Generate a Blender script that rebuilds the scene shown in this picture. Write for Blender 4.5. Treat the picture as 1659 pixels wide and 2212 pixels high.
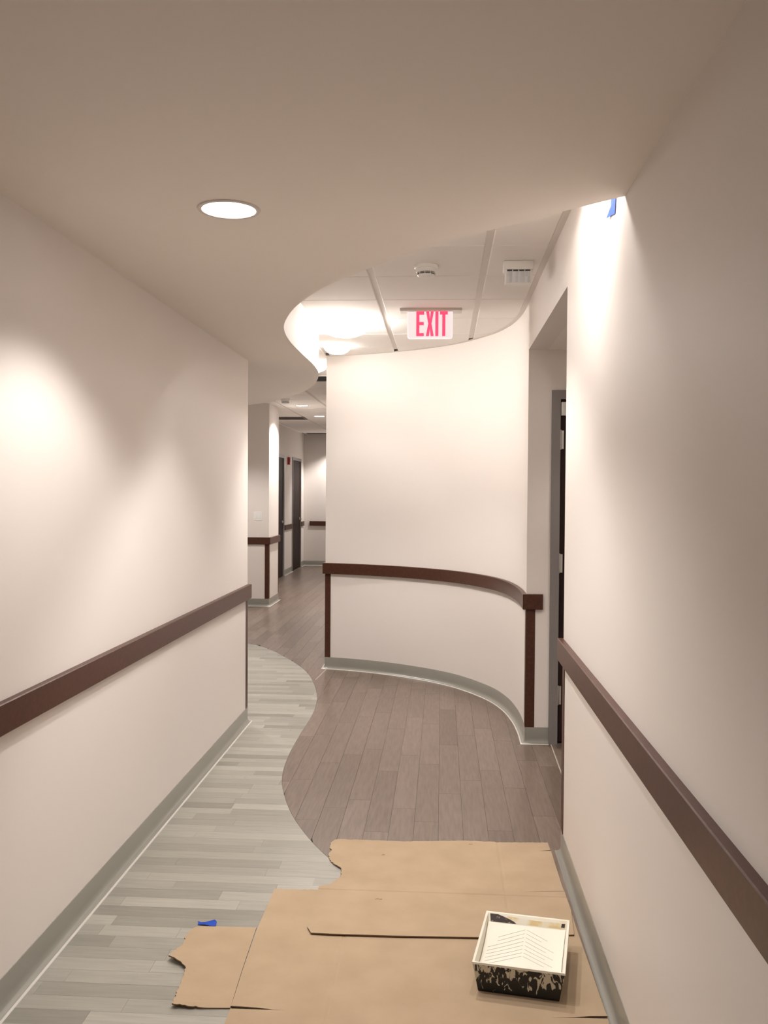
import bpy, bmesh, math, random
from mathutils import Vector, Matrix
random.seed(7)
for o in list(bpy.data.objects): bpy.data.objects.remove(o)
scene = bpy.context.scene
COL = scene.collection
PI = math.pi

# ------------------------------------------------------------------ camera, world, exposure
cam_data = bpy.data.cameras.new('camera')
cam = bpy.data.objects.new('camera', cam_data); COL.objects.link(cam)
F_PX, YAW, PITCH, ROLL, CAM_Z = 1966.9, 0.06341, -0.0224, 0.00662, 1.565
cam_data.sensor_fit = 'HORIZONTAL'; cam_data.sensor_width = 36.0
cam_data.lens = F_PX / 1659 * 36.0
cam_data.clip_start = 0.05; cam_data.clip_end = 100
_f = Vector((-math.sin(YAW)*math.cos(PITCH), math.cos(YAW)*math.cos(PITCH), math.sin(PITCH)))
_r = Vector((math.cos(YAW), math.sin(YAW), 0)); _u = _r.cross(_f)
_r2 = _r*math.cos(ROLL) + _u*math.sin(ROLL); _u2 = -_r*math.sin(ROLL) + _u*math.cos(ROLL)
cam.matrix_world = Matrix(((_r2.x, _u2.x, -_f.x, 0), (_r2.y, _u2.y, -_f.y, 0), (_r2.z, _u2.z, -_f.z, CAM_Z), (0, 0, 0, 1)))
scene.camera = cam

world = bpy.data.worlds.new('world'); scene.world = world; world.use_nodes = True
world.node_tree.nodes['Background'].inputs[0].default_value = (1.0, 0.95, 0.9, 1)
world.node_tree.nodes['Background'].inputs[1].default_value = 0.02

scene.view_settings.view_transform = 'Standard'; scene.view_settings.look = 'None'
scene.view_settings.gamma = 1.0; scene.view_settings.use_curve_mapping = False
scene.view_settings.exposure = 0.55

LAMP_COLOUR = (1.0, 0.95, 0.91)
W_SOFFIT, W_HIGH, W_HALL, W_SIDE = 58, 60, 135, 105       # lamp power in watts, by place

# ------------------------------------------------------------------ materials
def mat(name, col, rough=0.6, spec=0.5, coat=0.0, metal=0.0, emit=None, estr=0.0):
    m = bpy.data.materials.new(name); m.use_nodes = True
    b = m.node_tree.nodes['Principled BSDF']
    b.inputs['Base Color'].default_value = (*col, 1); b.inputs['Roughness'].default_value = rough
    b.inputs['Specular IOR Level'].default_value = spec; b.inputs['Coat Weight'].default_value = coat
    b.inputs['Metallic'].default_value = metal
    if emit:
        b.inputs['Emission Color'].default_value = (*emit, 1); b.inputs['Emission Strength'].default_value = estr
    return m
def N(m, t, **kw):
    n = m.node_tree.nodes.new(t)
    for k, v in kw.items(): setattr(n, k, v)
    return n
def L(m, a, b): m.node_tree.links.new(a, b)
def bsdf(m): return m.node_tree.nodes['Principled BSDF']
def add_bump(m, scale, strength, dist=0.001, stretch=(1, 1, 1)):
    tc = N(m, 'ShaderNodeTexCoord'); mp = N(m, 'ShaderNodeMapping'); mp.inputs['Scale'].default_value = stretch
    nz = N(m, 'ShaderNodeTexNoise'); nz.inputs['Scale'].default_value = scale; nz.inputs['Detail'].default_value = 3
    bp = N(m, 'ShaderNodeBump'); bp.inputs['Strength'].default_value = strength; bp.inputs['Distance'].default_value = dist
    L(m, tc.outputs['Object'], mp.inputs['Vector']); L(m, mp.outputs['Vector'], nz.inputs['Vector'])
    L(m, nz.outputs['Fac'], bp.inputs['Height']); L(m, bp.outputs['Normal'], bsdf(m).inputs['Normal'])
    return nz
def mix_noise(m, c1, c2, scale, stretch=(1, 1, 1), lo=0.35, hi=0.65, detail=4):
    tc = N(m, 'ShaderNodeTexCoord'); mp = N(m, 'ShaderNodeMapping'); mp.inputs['Scale'].default_value = stretch
    nz = N(m, 'ShaderNodeTexNoise'); nz.inputs['Scale'].default_value = scale; nz.inputs['Detail'].default_value = detail
    cr = N(m, 'ShaderNodeValToRGB')
    cr.color_ramp.elements[0].position = lo; cr.color_ramp.elements[0].color = (*c1, 1)
    cr.color_ramp.elements[1].position = hi; cr.color_ramp.elements[1].color = (*c2, 1)
    L(m, tc.outputs['Object'], mp.inputs['Vector']); L(m, mp.outputs['Vector'], nz.inputs['Vector'])
    L(m, nz.outputs['Fac'], cr.inputs['Fac']); L(m, cr.outputs['Color'], bsdf(m).inputs['Base Color'])
    return cr

M_WALL = mat('cream_wall_paint', (0.775, 0.72, 0.675), 0.55, 0.3); add_bump(M_WALL, 260, 0.05)
M_SOFFIT = mat('soffit_paint', (0.855, 0.79, 0.73), 0.75, 0.2)
M_TILE = mat('ceiling_tile_mineral', (0.88, 0.84, 0.80), 0.9, 0.1); add_bump(M_TILE, 300, 0.25)
M_BAR = mat('ceiling_grid_white', (0.70, 0.65, 0.60), 0.5, 0.3)
M_DARKVOID = mat('dark_plenum', (0.03, 0.028, 0.025), 0.9)
M_WOOD = mat('dark_brown_rail_vinyl', (0.085, 0.028, 0.019), 0.36, 0.33)
mix_noise(M_WOOD, (0.060, 0.022, 0.013), (0.080, 0.030, 0.018), 60, (1, 1, 1)); 
M_BASE = mat('grey_rubber_base', (0.275, 0.265, 0.23), 0.22, 0.5)
M_FRAME = mat('grey_door_frame_paint', (0.22, 0.2, 0.19), 0.4, 0.4)
M_DOOR = mat('dark_brown_door_veneer', (0.045, 0.019, 0.014), 0.6, 0.15)
mix_noise(M_DOOR, (0.016, 0.008, 0.007), (0.030, 0.014, 0.011), 12, (8, 8, 0.5))
M_STEEL = mat('satin_steel', (0.6, 0.58, 0.54), 0.35, 0.5, metal=0.8)
M_WHITEPL = mat('white_plastic', (0.82, 0.8, 0.77), 0.4, 0.4)
M_LENSRIDGE = mat('pale_sensor_lens', (0.66, 0.68, 0.71), 0.3, 0.4)
M_SLOT = mat('black_slot', (0.02, 0.02, 0.02), 0.7)
M_LETTER = mat('red_letter', (0.9, 0.03, 0.09), 0.5, 0.3, emit=(1.0, 0.06, 0.13), estr=0.9)
M_SIGN = mat('lit_white_sign_face', (0.8, 0.77, 0.78), 0.4, 0.3, emit=(1.0, 0.93, 0.95), estr=0.38)
M_BULB = mat('lit_lamp_lens', (1, 1, 1), 0.5, emit=(1.0, 0.97, 0.95), estr=9.0)
M_TRIM = mat('white_lamp_trim', (0.66, 0.60, 0.55), 0.4, 0.4)
M_CARD = mat('brown_cardboard', (0.50, 0.335, 0.19), 0.85, 0.15)
mix_noise(M_CARD, (0.385, 0.285, 0.185), (0.43, 0.322, 0.215), 7, (1, 1, 1), 0.3, 0.7, 6)
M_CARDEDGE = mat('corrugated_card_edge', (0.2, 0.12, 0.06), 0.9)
M_TAPE = mat('blue_masking_tape', (0.03, 0.075, 0.42), 0.8, 0.1)
M_RED = mat('red_alarm_plastic', (0.35, 0.01, 0.02), 0.4)
M_GRILLE = mat('grey_grille', (0.16, 0.14, 0.13), 0.5)
M_BLACK = mat('black_grille', (0.012, 0.014, 0.013), 0.5)

def plank_mat(name, lo, hi, stretch, rough, spec=0.5, contrast=0.10):
    """tone attribute picks between two shades, stretched noise gives the grain"""
    m = mat(name, lo, rough, spec)
    at = N(m, 'ShaderNodeAttribute'); at.attribute_name = 'tone'
    mx = N(m, 'ShaderNodeMix', data_type='RGBA'); mx.inputs['A'].default_value = (*lo, 1); mx.inputs['B'].default_value = (*hi, 1)
    L(m, at.outputs['Fac'], mx.inputs['Factor'])
    tc = N(m, 'ShaderNodeTexCoord'); mp = N(m, 'ShaderNodeMapping'); mp.inputs['Scale'].default_value = stretch
    nz = N(m, 'ShaderNodeTexNoise'); nz.inputs['Scale'].default_value = 9; nz.inputs['Detail'].default_value = 6
    ad = N(m, 'ShaderNodeVectorMath', operation='ADD'); cb = N(m, 'ShaderNodeCombineXYZ')
    ml = N(m, 'ShaderNodeMath', operation='MULTIPLY'); ml.inputs[1].default_value = 37.0
    L(m, at.outputs['Fac'], ml.inputs[0]); L(m, ml.outputs[0], cb.inputs['Z'])
    L(m, tc.outputs['Object'], mp.inputs['Vector']); L(m, mp.outputs['Vector'], ad.inputs[0]); L(m, cb.outputs[0], ad.inputs[1])
    L(m, ad.outputs[0], nz.inputs['Vector'])
    mr = N(m, 'ShaderNodeMapRange'); mr.inputs['From Min'].default_value = 0.3; mr.inputs['From Max'].default_value = 0.7
    mr.inputs['To Min'].default_value = 1 - contrast; mr.inputs['To Max'].default_value = 1 + contrast
    L(m, nz.outputs['Fac'], mr.inputs['Value'])
    vm = N(m, 'ShaderNodeVectorMath', operation='SCALE')
    L(m, mx.outputs['Result'], vm.inputs[0]); L(m, mr.outputs[0], vm.inputs['Scale'])
    L(m, vm.outputs[0], bsdf(m).inputs['Base Color'])
    return m
M_GREY = plank_mat('pale_grey_vinyl_plank', (0.225, 0.213, 0.178), (0.375, 0.357, 0.308), (0.7, 9, 1), 0.33, 0.5, 0.09)
M_BROWN = plank_mat('brown_vinyl_plank', (0.138, 0.100, 0.077), (0.188, 0.140, 0.112), (9, 0.8, 1), 0.31, 0.5, 0.20)

# ------------------------------------------------------------------ mesh helpers
def finish(name, bm, m, parent=None, smooth=None, kind=None, label=None, cat=None, group=None, recalc=True):
    if recalc: bmesh.ops.recalc_face_normals(bm, faces=bm.faces)
    if smooth is not None:
        lim = math.radians(smooth)
        for f in bm.faces: f.smooth = True
        for e in bm.edges:
            e.smooth = not (len(e.link_faces) != 2 or e.calc_face_angle(PI) > lim)
    me = bpy.data.meshes.new(name); bm.to_mesh(me); bm.free()
    if isinstance(m, (list, tuple)):
        for x in m: me.materials.append(x)
    elif m: me.materials.append(m)
    o = bpy.data.objects.new(name, me); COL.objects.link(o)
    if parent: o.parent = parent
    for k, v in (('kind', kind), ('label', label), ('category', cat), ('group', group)):
        if v: o[k] = v
    return o
def thing(name, label, cat, loc, rz=0, group=None):
    o = bpy.data.objects.new(name, None); COL.objects.link(o); o.empty_display_size = 0.05
    o.location = loc; o.rotation_euler = (0, 0, rz); o['label'] = label; o['category'] = cat
    if group: o['group'] = group
    return o
def box(bm, x0, x1, y0, y1, z0, z1, mi=0):
    vs = [bm.verts.new((x, y, z)) for z in (z0, z1) for y in (y0, y1) for x in (x0, x1)]
    for q in ((0, 2, 3, 1), (4, 5, 7, 6), (0, 1, 5, 4), (2, 6, 7, 3), (0, 4, 6, 2), (1, 3, 7, 5)):
        f = bm.faces.new([vs[i] for i in q]); f.material_index = mi
    return vs
def bbox(x0, x1, y0, y1, z0, z1, bevel=0.0, seg=2):
    bm = bmesh.new(); box(bm, x0, x1, y0, y1, z0, z1)
    bmesh.ops.recalc_face_normals(bm, faces=bm.faces)
    if bevel: bmesh.ops.bevel(bm, geom=list(bm.edges), offset=bevel, segments=seg, affect='EDGES', profile=0.6)
    return bm
def prism(pts, z0, z1, bm=None):
    bm = bm or bmesh.new()
    a = [bm.verts.new((x, y, z0)) for x, y in pts]; b = [bm.verts.new((x, y, z1)) for x, y in pts]
    n = len(pts)
    bm.faces.new(a); bm.faces.new(b)
    for i in range(n): bm.faces.new((a[i], a[(i+1) % n], b[(i+1) % n], b[i]))
    bm.normal_update()
    bmesh.ops.triangulate(bm, faces=[f for f in bm.faces if len(f.verts) > 4], ngon_method='EAR_CLIP')
    return bm
def lathe(prof, seg=40, bm=None, cx=0, cy=0):
    """prof: (radius, z) list"""
    bm = bm or bmesh.new(); rings = []
    for r, z in prof:
        if r < 1e-6: rings.append([bm.verts.new((cx, cy, z))])
        else: rings.append([bm.verts.new((cx + r*math.cos(2*PI*k/seg), cy + r*math.sin(2*PI*k/seg), z)) for k in range(seg)])
    for a, b in zip(rings, rings[1:]):
        for k in range(seg):
            q = [a[k % len(a)], a[(k+1) % len(a)], b[(k+1) % len(b)], b[k % len(b)]]
            q = list(dict.fromkeys(q))
            if len(q) > 2: bm.faces.new(q)
    return bm
def sweep(path, prof, side=1, bm=None, closed_prof=True, caps=True):
    """path: list of (x, y); prof: list of (offset off the wall, z); side=+1: offsets go to the left of travel"""
    bm = bm or bmesh.new(); P = [Vector(p) for p in path]; n = len(P); rings = []
    for i in range(n):
        d1 = (P[i] - P[i-1]).normalized() if i > 0 else None
        d2 = (P[i+1] - P[i]).normalized() if i < n-1 else None
        d1 = d1 or d2; d2 = d2 or d1
        n1 = Vector((-d1.y, d1.x)) * side; n2 = Vector((-d2.y, d2.x)) * side
        mtr = (n1 + n2); mtr = mtr / max(mtr.dot(n1), 0.2) if mtr.length > 1e-6 else n1
        rings.append([bm.verts.new((P[i].x + mtr.x*o, P[i].y + mtr.y*o, z)) for o, z in prof])
    k = len(prof)
    for a, b in zip(rings, rings[1:]):
        for j in range(k if closed_prof else k-1):
            bm.faces.new((a[j], a[(j+1) % k], b[(j+1) % k], b[j]))
    if caps and closed_prof:
        bm.faces.new(rings[0]); bm.faces.new(rings[-1])
    return bm
def catmull(pts, n=8):
    P = [Vector(p) for p in pts]; out = []
    for i in range(len(P)-1):
        p0 = P[max(i-1, 0)]; p1 = P[i]; p2 = P[i+1]; p3 = P[min(i+2, len(P)-1)]
        for k in range(n):
            t = k/n
            out.append(tuple(0.5*((2*p1) + (-p0+p2)*t + (2*p0-5*p1+4*p2-p3)*t*t + (-p0+3*p1-3*p2+p3)*t**3)))
    out.append(tuple(P[-1])); return out

# ------------------------------------------------------------------ plan of the place (metres)
XL, XR = -1.3046, 0.530          # faces of the left and right corridor walls
YL_END, YR_END = 6.06, 3.965     # where these walls end
Y_ALC = 5.70                     # alcove wall with the door
H, H2 = 2.4384, 2.7485           # plaster soffit, tiled ceiling
X_H, Y_H = -2.90, 19.0           # far hall: left wall, end wall
X_HR = -1.02                     # far hall: right wall
Y_BACK, X_SIDE = -3.0, -3.9
# the wave shared by the floor inlay and the soffit edge (x, y)
WAVE = catmull([(0.80, 2.50), (0.555, 2.715), (0.392, 2.856), (0.225, 3.01), (0.065, 3.145), (-0.065, 3.281), (-0.285, 3.565), (-0.51, 3.897), (-0.685, 4.265),
                (-0.80, 4.62), (-0.862, 4.92), (-0.893, 5.30), (-0.897, 5.75), (-0.893, 6.30), (-0.929, 6.80), (-1.04, 7.38), (-1.19, 7.88),
                (-1.41, 8.37), (-1.694, 8.88), (-1.961, 9.19), (-2.5, 9.62), (-3.2, 10.0), (-4.0, 10.3)], 8)
def wave_x(y):
    if y <= WAVE[0][1]: return 9.0
    for a, b in zip(WAVE, WAVE[1:]):
        if a[1] <= y <= b[1]: return a[0] + (b[0]-a[0])*(y-a[1])/max(b[1]-a[1], 1e-9)
    return -9.0
CURVE = catmull([(XR, Y_ALC), (0.531, 5.95), (0.515, 6.25), (0.468, 6.57), (0.372, 6.88), (0.175, 7.235), (-0.05, 7.485), (-0.38, 7.725), (-0.72, 7.885), (X_HR, 7.97)], 7)

# ------------------------------------------------------------------ the setting: walls
def struct(name, bm, m, parent=None, smooth=None):
    return finish(name, bm, m, parent, smooth, kind=None if parent else 'structure')
TOP = H2 + 0.02
bm = bmesh.new(); box(bm, XL-0.12, XL, Y_BACK, YL_END, 0, TOP)
struct('wall_left', bm, M_WALL)
# right wall with the lintel over the alcove: one outline in (y, z)
bm = bmesh.new(); pr = [(Y_BACK, 0), (YR_END, 0), (YR_END, H+0.012), (Y_ALC, H+0.012), (Y_ALC, TOP), (Y_BACK, TOP)]
a = [bm.verts.new((XR, y, z)) for y, z in pr]; b = [bm.verts.new((XR+0.12, y, z)) for y, z in pr]
bm.faces.new(a); bm.faces.new(b)
for i in range(6): bm.faces.new((a[i], a[(i+1) % 6], b[(i+1) % 6], b[i]))
struct('wall_right', bm, M_WALL)
# curved wall
back = [(x+0.02, y+0.13) for x, y in CURVE[1:]]
back = [(X_HR, 8.12)] + [(CURVE[i][0]+0.12*((i < 40) and 1 or 0.8), CURVE[i][1]+0.10) for i in range(len(CURVE)-2, 0, -1)] + [(XR+0.12, Y_ALC)]
bm = prism(CURVE + back, 0, TOP)
struct('wall_curved', bm, M_WALL, smooth=20)
# alcove wall round the door frame, alcove side and alcove lid
DX0, DX1, DZ = 0.673, 1.78, 2.198
bm = bmesh.new()
box(bm, XR+0.12, DX0+0.01, Y_ALC, Y_ALC+0.14, 0, TOP); box(bm, DX1-0.01, 2.15, Y_ALC, Y_ALC+0.14, 0, TOP)
box(bm, DX0+0.01, DX1-0.01, Y_ALC, Y_ALC+0.14, DZ-0.01, TOP)
struct('wall_alcove', bm, M_WALL)
bm = bmesh.new(); box(bm, 2.05, 2.17, YR_END-0.12, Y_ALC+0.14, 0, TOP); box(bm, XR+0.12, 2.05, YR_END-0.12, YR_END, 0, TOP)
struct('wall_alcove_side', bm, M_WALL)
bm = bmesh.new(); box(bm, XR+0.12, 2.05, YR_END, Y_ALC, H+0.012, H+0.10); struct('ceiling_alcove', bm, M_SOFFIT)
bm = bmesh.new(); box(bm, DX0-0.1, DX1+0.1, Y_ALC+0.18, Y_ALC+0.24, 0, TOP); struct('wall_behind_door', bm, M_DARKVOID)
# rear, side and hall walls
bm = bmesh.new(); box(bm, X_SIDE, XR+0.12, Y_BACK-0.12, Y_BACK, 0, TOP); struct('wall_rear', bm, M_WALL)
bm = bmesh.new(); box(bm, X_SIDE-0.12, X_SIDE, Y_BACK, 12.9, 0, TOP); struct('wall_side', bm, M_WALL)
X_ST, YS0, YS1 = -2.335, 12.2, 12.92
bm = bmesh.new(); box(bm, X_SIDE, X_ST, YS0, YS1, 0, TOP); struct('wall_return', bm, M_WALL)
D2 = (15.5, 16.6); D3 = (17.5, 18.6)      # outer frame extents of the two hall doors
DZF = 2.22
bm = bmesh.new()
for y0, y1 in ((YS1, D2[0]+.01), (D2[1]-.01, D3[0]+.01), (D3[1]-.01, Y_H)): box(bm, X_H-0.12, X_H, y0, y1, 0, TOP)
for d in (D2, D3): box(bm, X_H-0.12, X_H, d[0]+.01, d[1]-.01, DZF-.01, TOP)
struct('wall_hall_left', bm, M_WALL)
bm = bmesh.new(); box(bm, X_H-0.2, X_HR+0.12, Y_H, Y_H+0.12, 0, TOP); struct('wall_hall_end', bm, M_WALL)
bm = bmesh.new(); box(bm, X_HR, X_HR+0.12, 8.12, Y_H, 0, TOP); struct('wall_hall_right', bm, M_WALL)

# plaster soffit with the wave edge
w = [p for p in WAVE if p[0] < XR and p[0] > X_SIDE]
def edge_at(xq):
    for a, b in zip(WAVE, WAVE[1:]):
        if a[0] >= xq >= b[0]: return a[1] + (b[1]-a[1])*(xq-a[0])/(b[0]-a[0])
bm = prism([(XR, Y_BACK), (XR, edge_at(XR))] + w + [(X_SIDE, edge_at(X_SIDE)), (X_SIDE, Y_BACK)], H, H2+0.02)
struct('ceiling_soffit', bm, M_SOFFIT, smooth=25)

# tiled ceiling: dark backing, T bars, tiles
G = 0.6096; GX, GY = 0.2143, 4.4187
bm = bmesh.new(); box(bm, X_SIDE-0.1, 2.2, Y_BACK-0.1, Y_H+0.2, H2+0.022, H2+0.10)
ceiling = struct('ceiling', bm, M_DARKVOID)
def inside_high(x, y):
    """above open floor on the high side of the wave"""
    if x > XR+0.3 or y > Y_H+0.3 or y < 2.5: return False
    if x < wave_x(y) - 0.05: return False
    if y > 8.2: return X_H-0.3 < x < X_HR+0.15
    for a, b in zip(CURVE, CURVE[1:]):
        if b[0] <= x <= a[0]: return y < max(a[1], b[1]) + 0.12
    return x > CURVE[-1][0] - 3 and x <= XR + 0.3 and (y < 8.3 if x < X_HR else y < 6.2)
BW = 0.034
def tile_bm(x0, x1, y0, y1):
    bm = bmesh.new(); z0, z1 = H2, H2+0.016
    e = 0.004
    vs = [bm.verts.new(p) for p in ((x0, y0, z1), (x1, y0, z1), (x1, y1, z1), (x0, y1, z1), (x0, y0, z0+e), (x1, y0, z0+e), (x1, y1, z0+e), (x0, y1, z0+e),
                                    (x0+e, y0+e, z0), (x1-e, y0+e, z0), (x1-e, y1-e, z0), (x0+e, y1-e, z0))]
    for q in ((4, 5, 1, 0), (5, 6, 2, 1), (6, 7, 3, 2), (7, 4, 0, 3), (8, 9, 5, 4), (9, 10, 6, 5), (10, 11, 7, 6), (11, 8, 4, 7), (11, 10, 9, 8)):
        bm.faces.new([vs[i] for i in q])
    return bm
cols = range(-6, 1); far_bm = bmesh.new(); tile_mesh = None
for i in cols:
    xa = GX + i*G + BW/2; xb = GX + (i+1)*G - BW/2
    if i == 0: xb = XR - 0.028
    for j in range(-4, 25):
        ya = GY + j*G + 0.0045; yb = GY + (j+1)*G - 0.0045
        if not any(inside_high(x, y) for x in (xa+.01, (xa+xb)/2, xb-.01) for y in (ya+.01, (ya+yb)/2, yb-.01)): continue
        if yb > Y_H: continue
        if xa < X_H: 
            if xb < X_H: continue
        far = ya > 13.5
        if far:
            t = tile_bm(max(xa, X_H), xb, ya, yb); me = bpy.data.meshes.new('t'); t.to_mesh(me); t.free(); far_bm.from_mesh(me); bpy.data.meshes.remove(me)
        elif i == 0:
            finish('ceiling_tile', tile_bm(xa, xb, ya, yb), M_TILE, ceiling)
        else:
            if tile_mesh is None:
                tb = finish('ceiling_tile', tile_bm(BW/2, G-BW/2, 0.0045, G-0.0045), M_TILE, ceiling); tile_mesh = tb.data
            else:
                tb = bpy.data.objects.new('ceiling_tile', tile_mesh); COL.objects.link(tb); tb.parent = ceiling
            tb.location = (GX+i*G, GY+j*G, 0)
finish('far_ceiling_tiles', far_bm, M_TILE, ceiling, kind='stuff')
for i in range(-5, 1):
    x = GX + i*G
    y0 = edge_at(x) if x > -3.9 else 9
    y1 = Y_H if x < X_HR else min(max(a[1] for a in CURVE if abs(a[0]-x) < 0.06) - 0.12, 8)
    bm = bmesh.new(); box(bm, x-BW/2-0.001, x+BW/2+0.001, y0, y1, H2+0.008, H2+0.018); finish('ceiling_bar', bm, M_BAR, ceiling)
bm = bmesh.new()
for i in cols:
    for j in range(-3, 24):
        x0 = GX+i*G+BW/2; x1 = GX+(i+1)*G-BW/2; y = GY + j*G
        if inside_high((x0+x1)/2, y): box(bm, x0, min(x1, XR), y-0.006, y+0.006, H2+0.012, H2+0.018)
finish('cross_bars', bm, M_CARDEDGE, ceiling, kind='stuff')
# thin wall angle round the tiled ceiling
bm = sweep([(XR, edge_at(XR)), (XR, 5.0)] + CURVE, [(0, H2-0.001), (0.03, H2-0.001), (0.03, H2+0.004), (0, H2+0.004)], side=1)
struct('trim_1', bm, M_BAR)

# ------------------------------------------------------------------ floor
bm = bmesh.new(); box(bm, X_SIDE-0.1, 2.2, Y_BACK-0.1, Y_H+0.2, -0.06, -0.0022)
floor = struct('floor', bm, M_DARKVOID)
def plank(bm, left, right, ys, z0, z1, tone):
    """left(y), right(y) give the sides at each y of ys"""
    lay = bm.verts.layers.float.get('tone') or bm.verts.layers.float.new('tone')
    top = [(bm.verts.new((left(y), y, z1)), bm.verts.new((right(y), y, z1))) for y in ys]
    bot = [(bm.verts.new((left(y), y, z0)), bm.verts.new((right(y), y, z0))) for y in ys]
    for p in top+bot:
        for v in p: v[lay] = tone
    for k in range(len(ys)-1):
        bm.faces.new((top[k][0], top[k][1], top[k+1][1], top[k+1][0]))
        bm.faces.new((top[k][0], top[k+1][0], bot[k+1][0], bot[k][0])); bm.faces.new((top[k][1], bot[k][1], bot[k+1][1], top[k+1][1]))
    bm.faces.new((top[0][0], bot[0][0], bot[0][1], top[0][1])); bm.faces.new((top[-1][0], top[-1][1], bot[-1][1], bot[-1][0]))
rng = random.Random(3)
ROW, GAP = 0.0762, 0.0006
rest = bmesh.new(); y = Y_BACK
while y < 10.4:
    ya, yb = y + GAP/2, y + ROW - GAP/2
    xmin = XL if y < YL_END else X_SIDE
    x = xmin - rng.random()*0.5
    ymid = (ya+yb)/2
    while x < XR + (0.0 if y < YR_END else 1.5):
        ln = rng.choice((0.3, 0.45, 0.45, 0.6, 0.75, 0.9)) * (0.9+0.2*rng.random()); x2 = x + ln
        tone = min(1, max(0, rng.gauss(0.5, 0.30)))
        lim = min(wave_x(ya), wave_x(yb)); hi = min(x2-GAP/2, XR)
        lo = max(x+GAP/2, xmin)
        if lo < max(wave_x(ya), wave_x(yb)) and lo < hi:
            ys = [ya, ya+(yb-ya)/3, ya+2*(yb-ya)/3, yb]
            r = lambda yy, hi=hi, lo=lo: max(lo, min(hi, wave_x(yy)-0.0005))
            l = lambda yy, lo=lo: lo
            near = 2.3 < y < 5.3 and hi > XL
            b = bmesh.new() if near else rest
            plank(b, l, r, ys, -0.0022, 0.0, tone)
            if near: finish('grey_plank', b, M_GREY, floor, recalc=False)
        x = x2
    y += ROW
finish('grey_planks', rest, M_GREY, floor, kind='stuff', recalc=False)
rest = bmesh.new(); PW = 0.114; k = 0; x = -3.9 + 0.02
while x < 2.05:
    xa, xb = x+GAP, x+PW-GAP
    y = 2.4 - rng.random()*0.9
    while y < Y_H:
        y2 = y + 0.914; tone = min(1, max(0, rng.gauss(0.5, 0.28)))
        ya, yb = max(y+GAP, 2.4), min(y2-GAP, Y_H)
        if yb > ya:
            n = 14; ys = [ya+(yb-ya)*t/n for t in range(n+1)]
            ys = [q for q in ys if wave_x(q) < xb]
            if len(ys) > 1 and not (xa > XR and ya < YR_END-0.95) and not (ya > 8.3 and xa > X_HR) and not (xa > XR and ya > Y_ALC+.3):
                if wave_x(ya) >= xb:                      # begin exactly where the wave leaves the plank
                    q0, q1 = ys[0]-(yb-ya)/n, ys[0]
                    for _ in range(20):
                        qm = (q0+q1)/2
                        if wave_x(qm) < xb: q1 = qm
                        else: q0 = qm
                    ys = [q1] + ys
                if wave_x(yb) >= xb: ys = ys[:-1] if len(ys) > 2 else ys
                l = lambda yy, xa=xa: max(xa, wave_x(yy)+0.0005); r = lambda yy, xb=xb: xb
                near = ya < 8.0 and xb > -1.3 and not (xa > XR+0.15)
                b = bmesh.new() if near else rest
                plank(b, l, r, ys, -0.0022, 0.0, tone)
                if near: finish('brown_plank', b, M_BROWN, floor, recalc=False)
        y = y2
    x += PW; k += 1
finish('brown_planks', rest, M_BROWN, floor, kind='stuff', recalc=False)
# pale joint strips in the vinyl
M_STRIP = mat('pale_floor_joint', (0.42, 0.36, 0.31), 0.4)
for a, b in (((-1.035, 7.47), (-1.0, 7.96)), ((0.689, 5.68), (0.665, 4.35))):
    bm = sweep([a, b], [(-0.004, 0.0), (-0.003, 0.0012), (0.003, 0.0012), (0.004, 0.0)]); finish('joint_strip', bm, M_STRIP, floor)

# ------------------------------------------------------------------ baseboards (coved rubber base)
BP = [(0, 0.1016), (0.0025, 0.1012), (0.003, 0.1), (0.003, 0.034), (0.0042, 0.022), (0.0075, 0.0125), (0.012, 0.0075), (0.018, 0.0042), (0.0235, 0.0022), (0.0255, 0.0)]
M_BEAD = mat('pale_sealant_bead', (0.58, 0.55, 0.50), 0.4, 0.4)
def base(name, path, side, bead=True):
    o = struct(name, sweep(path, BP + [(0, 0)], side), M_BASE, smooth=50)
    if bead: finish('sealant_bead', sweep(path, [(0.0225, 0.0), (0.0225, 0.0034), (0.0255, 0.0040), (0.0290, 0.0026), (0.0305, 0.0)], side), M_BEAD, o, smooth=60)
    return o
base('baseboard_left', [(XL, Y_BACK), (XL, YL_END), (XL-0.12, YL_END)], -1)
base('baseboard_right', [(XR, Y_BACK), (XR, YR_END), (2.05, YR_END)], 1, False)
base('baseboard_curved', [(DX0, Y_ALC)] + CURVE + [(X_HR, Y_H)], 1)
base('baseboard_return', [(X_SIDE, YS0), (X_ST, YS0), (X_ST, YS1), (X_H, YS1)], -1)
base('baseboard_hall_left', [(X_H, D2[1]), (X_H, D3[0])], -1)
base('baseboard_hall_near', [(X_H, YS1), (X_H, D2[0])], -1)
base('baseboard_hall_end', [(X_H, D3[1]), (X_H, Y_H), (X_HR, Y_H)], -1)

# ------------------------------------------------------------------ bumper rails
RT, RB, RP = 0.934, 0.839, 0.024
RPF = [(0, RT), (RP-0.003, RT), (RP, RT-0.003), (RP, RB+0.003), (RP-0.003, RB), (0, RB)]
def rail(label, path, side, group=None):
    return finish('wall_rail', sweep(path, RPF, side), M_WOOD, smooth=25, label=label, cat='handrail', group=group)
rail('long dark brown wall rail on the left corridor wall', [(XL, Y_BACK), (XL, YL_END), (XL-0.12, YL_END)], -1)
rail('dark brown wall rail on the right corridor wall beside the paint tray', [(XR, Y_BACK), (XR, YR_END), (XR+0.1, YR_END)], 1)
rail('dark brown wall rail bent along the curved wall', [(XR+0.1, Y_ALC)] + CURVE + [(X_HR, 8.12)], 1)
rail('dark brown rail wrapping the stub wall under the switch plate', [(-3.2, YS0), (X_ST, YS0), (X_ST, YS1), (X_ST-0.1, YS1)], -1)
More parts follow.
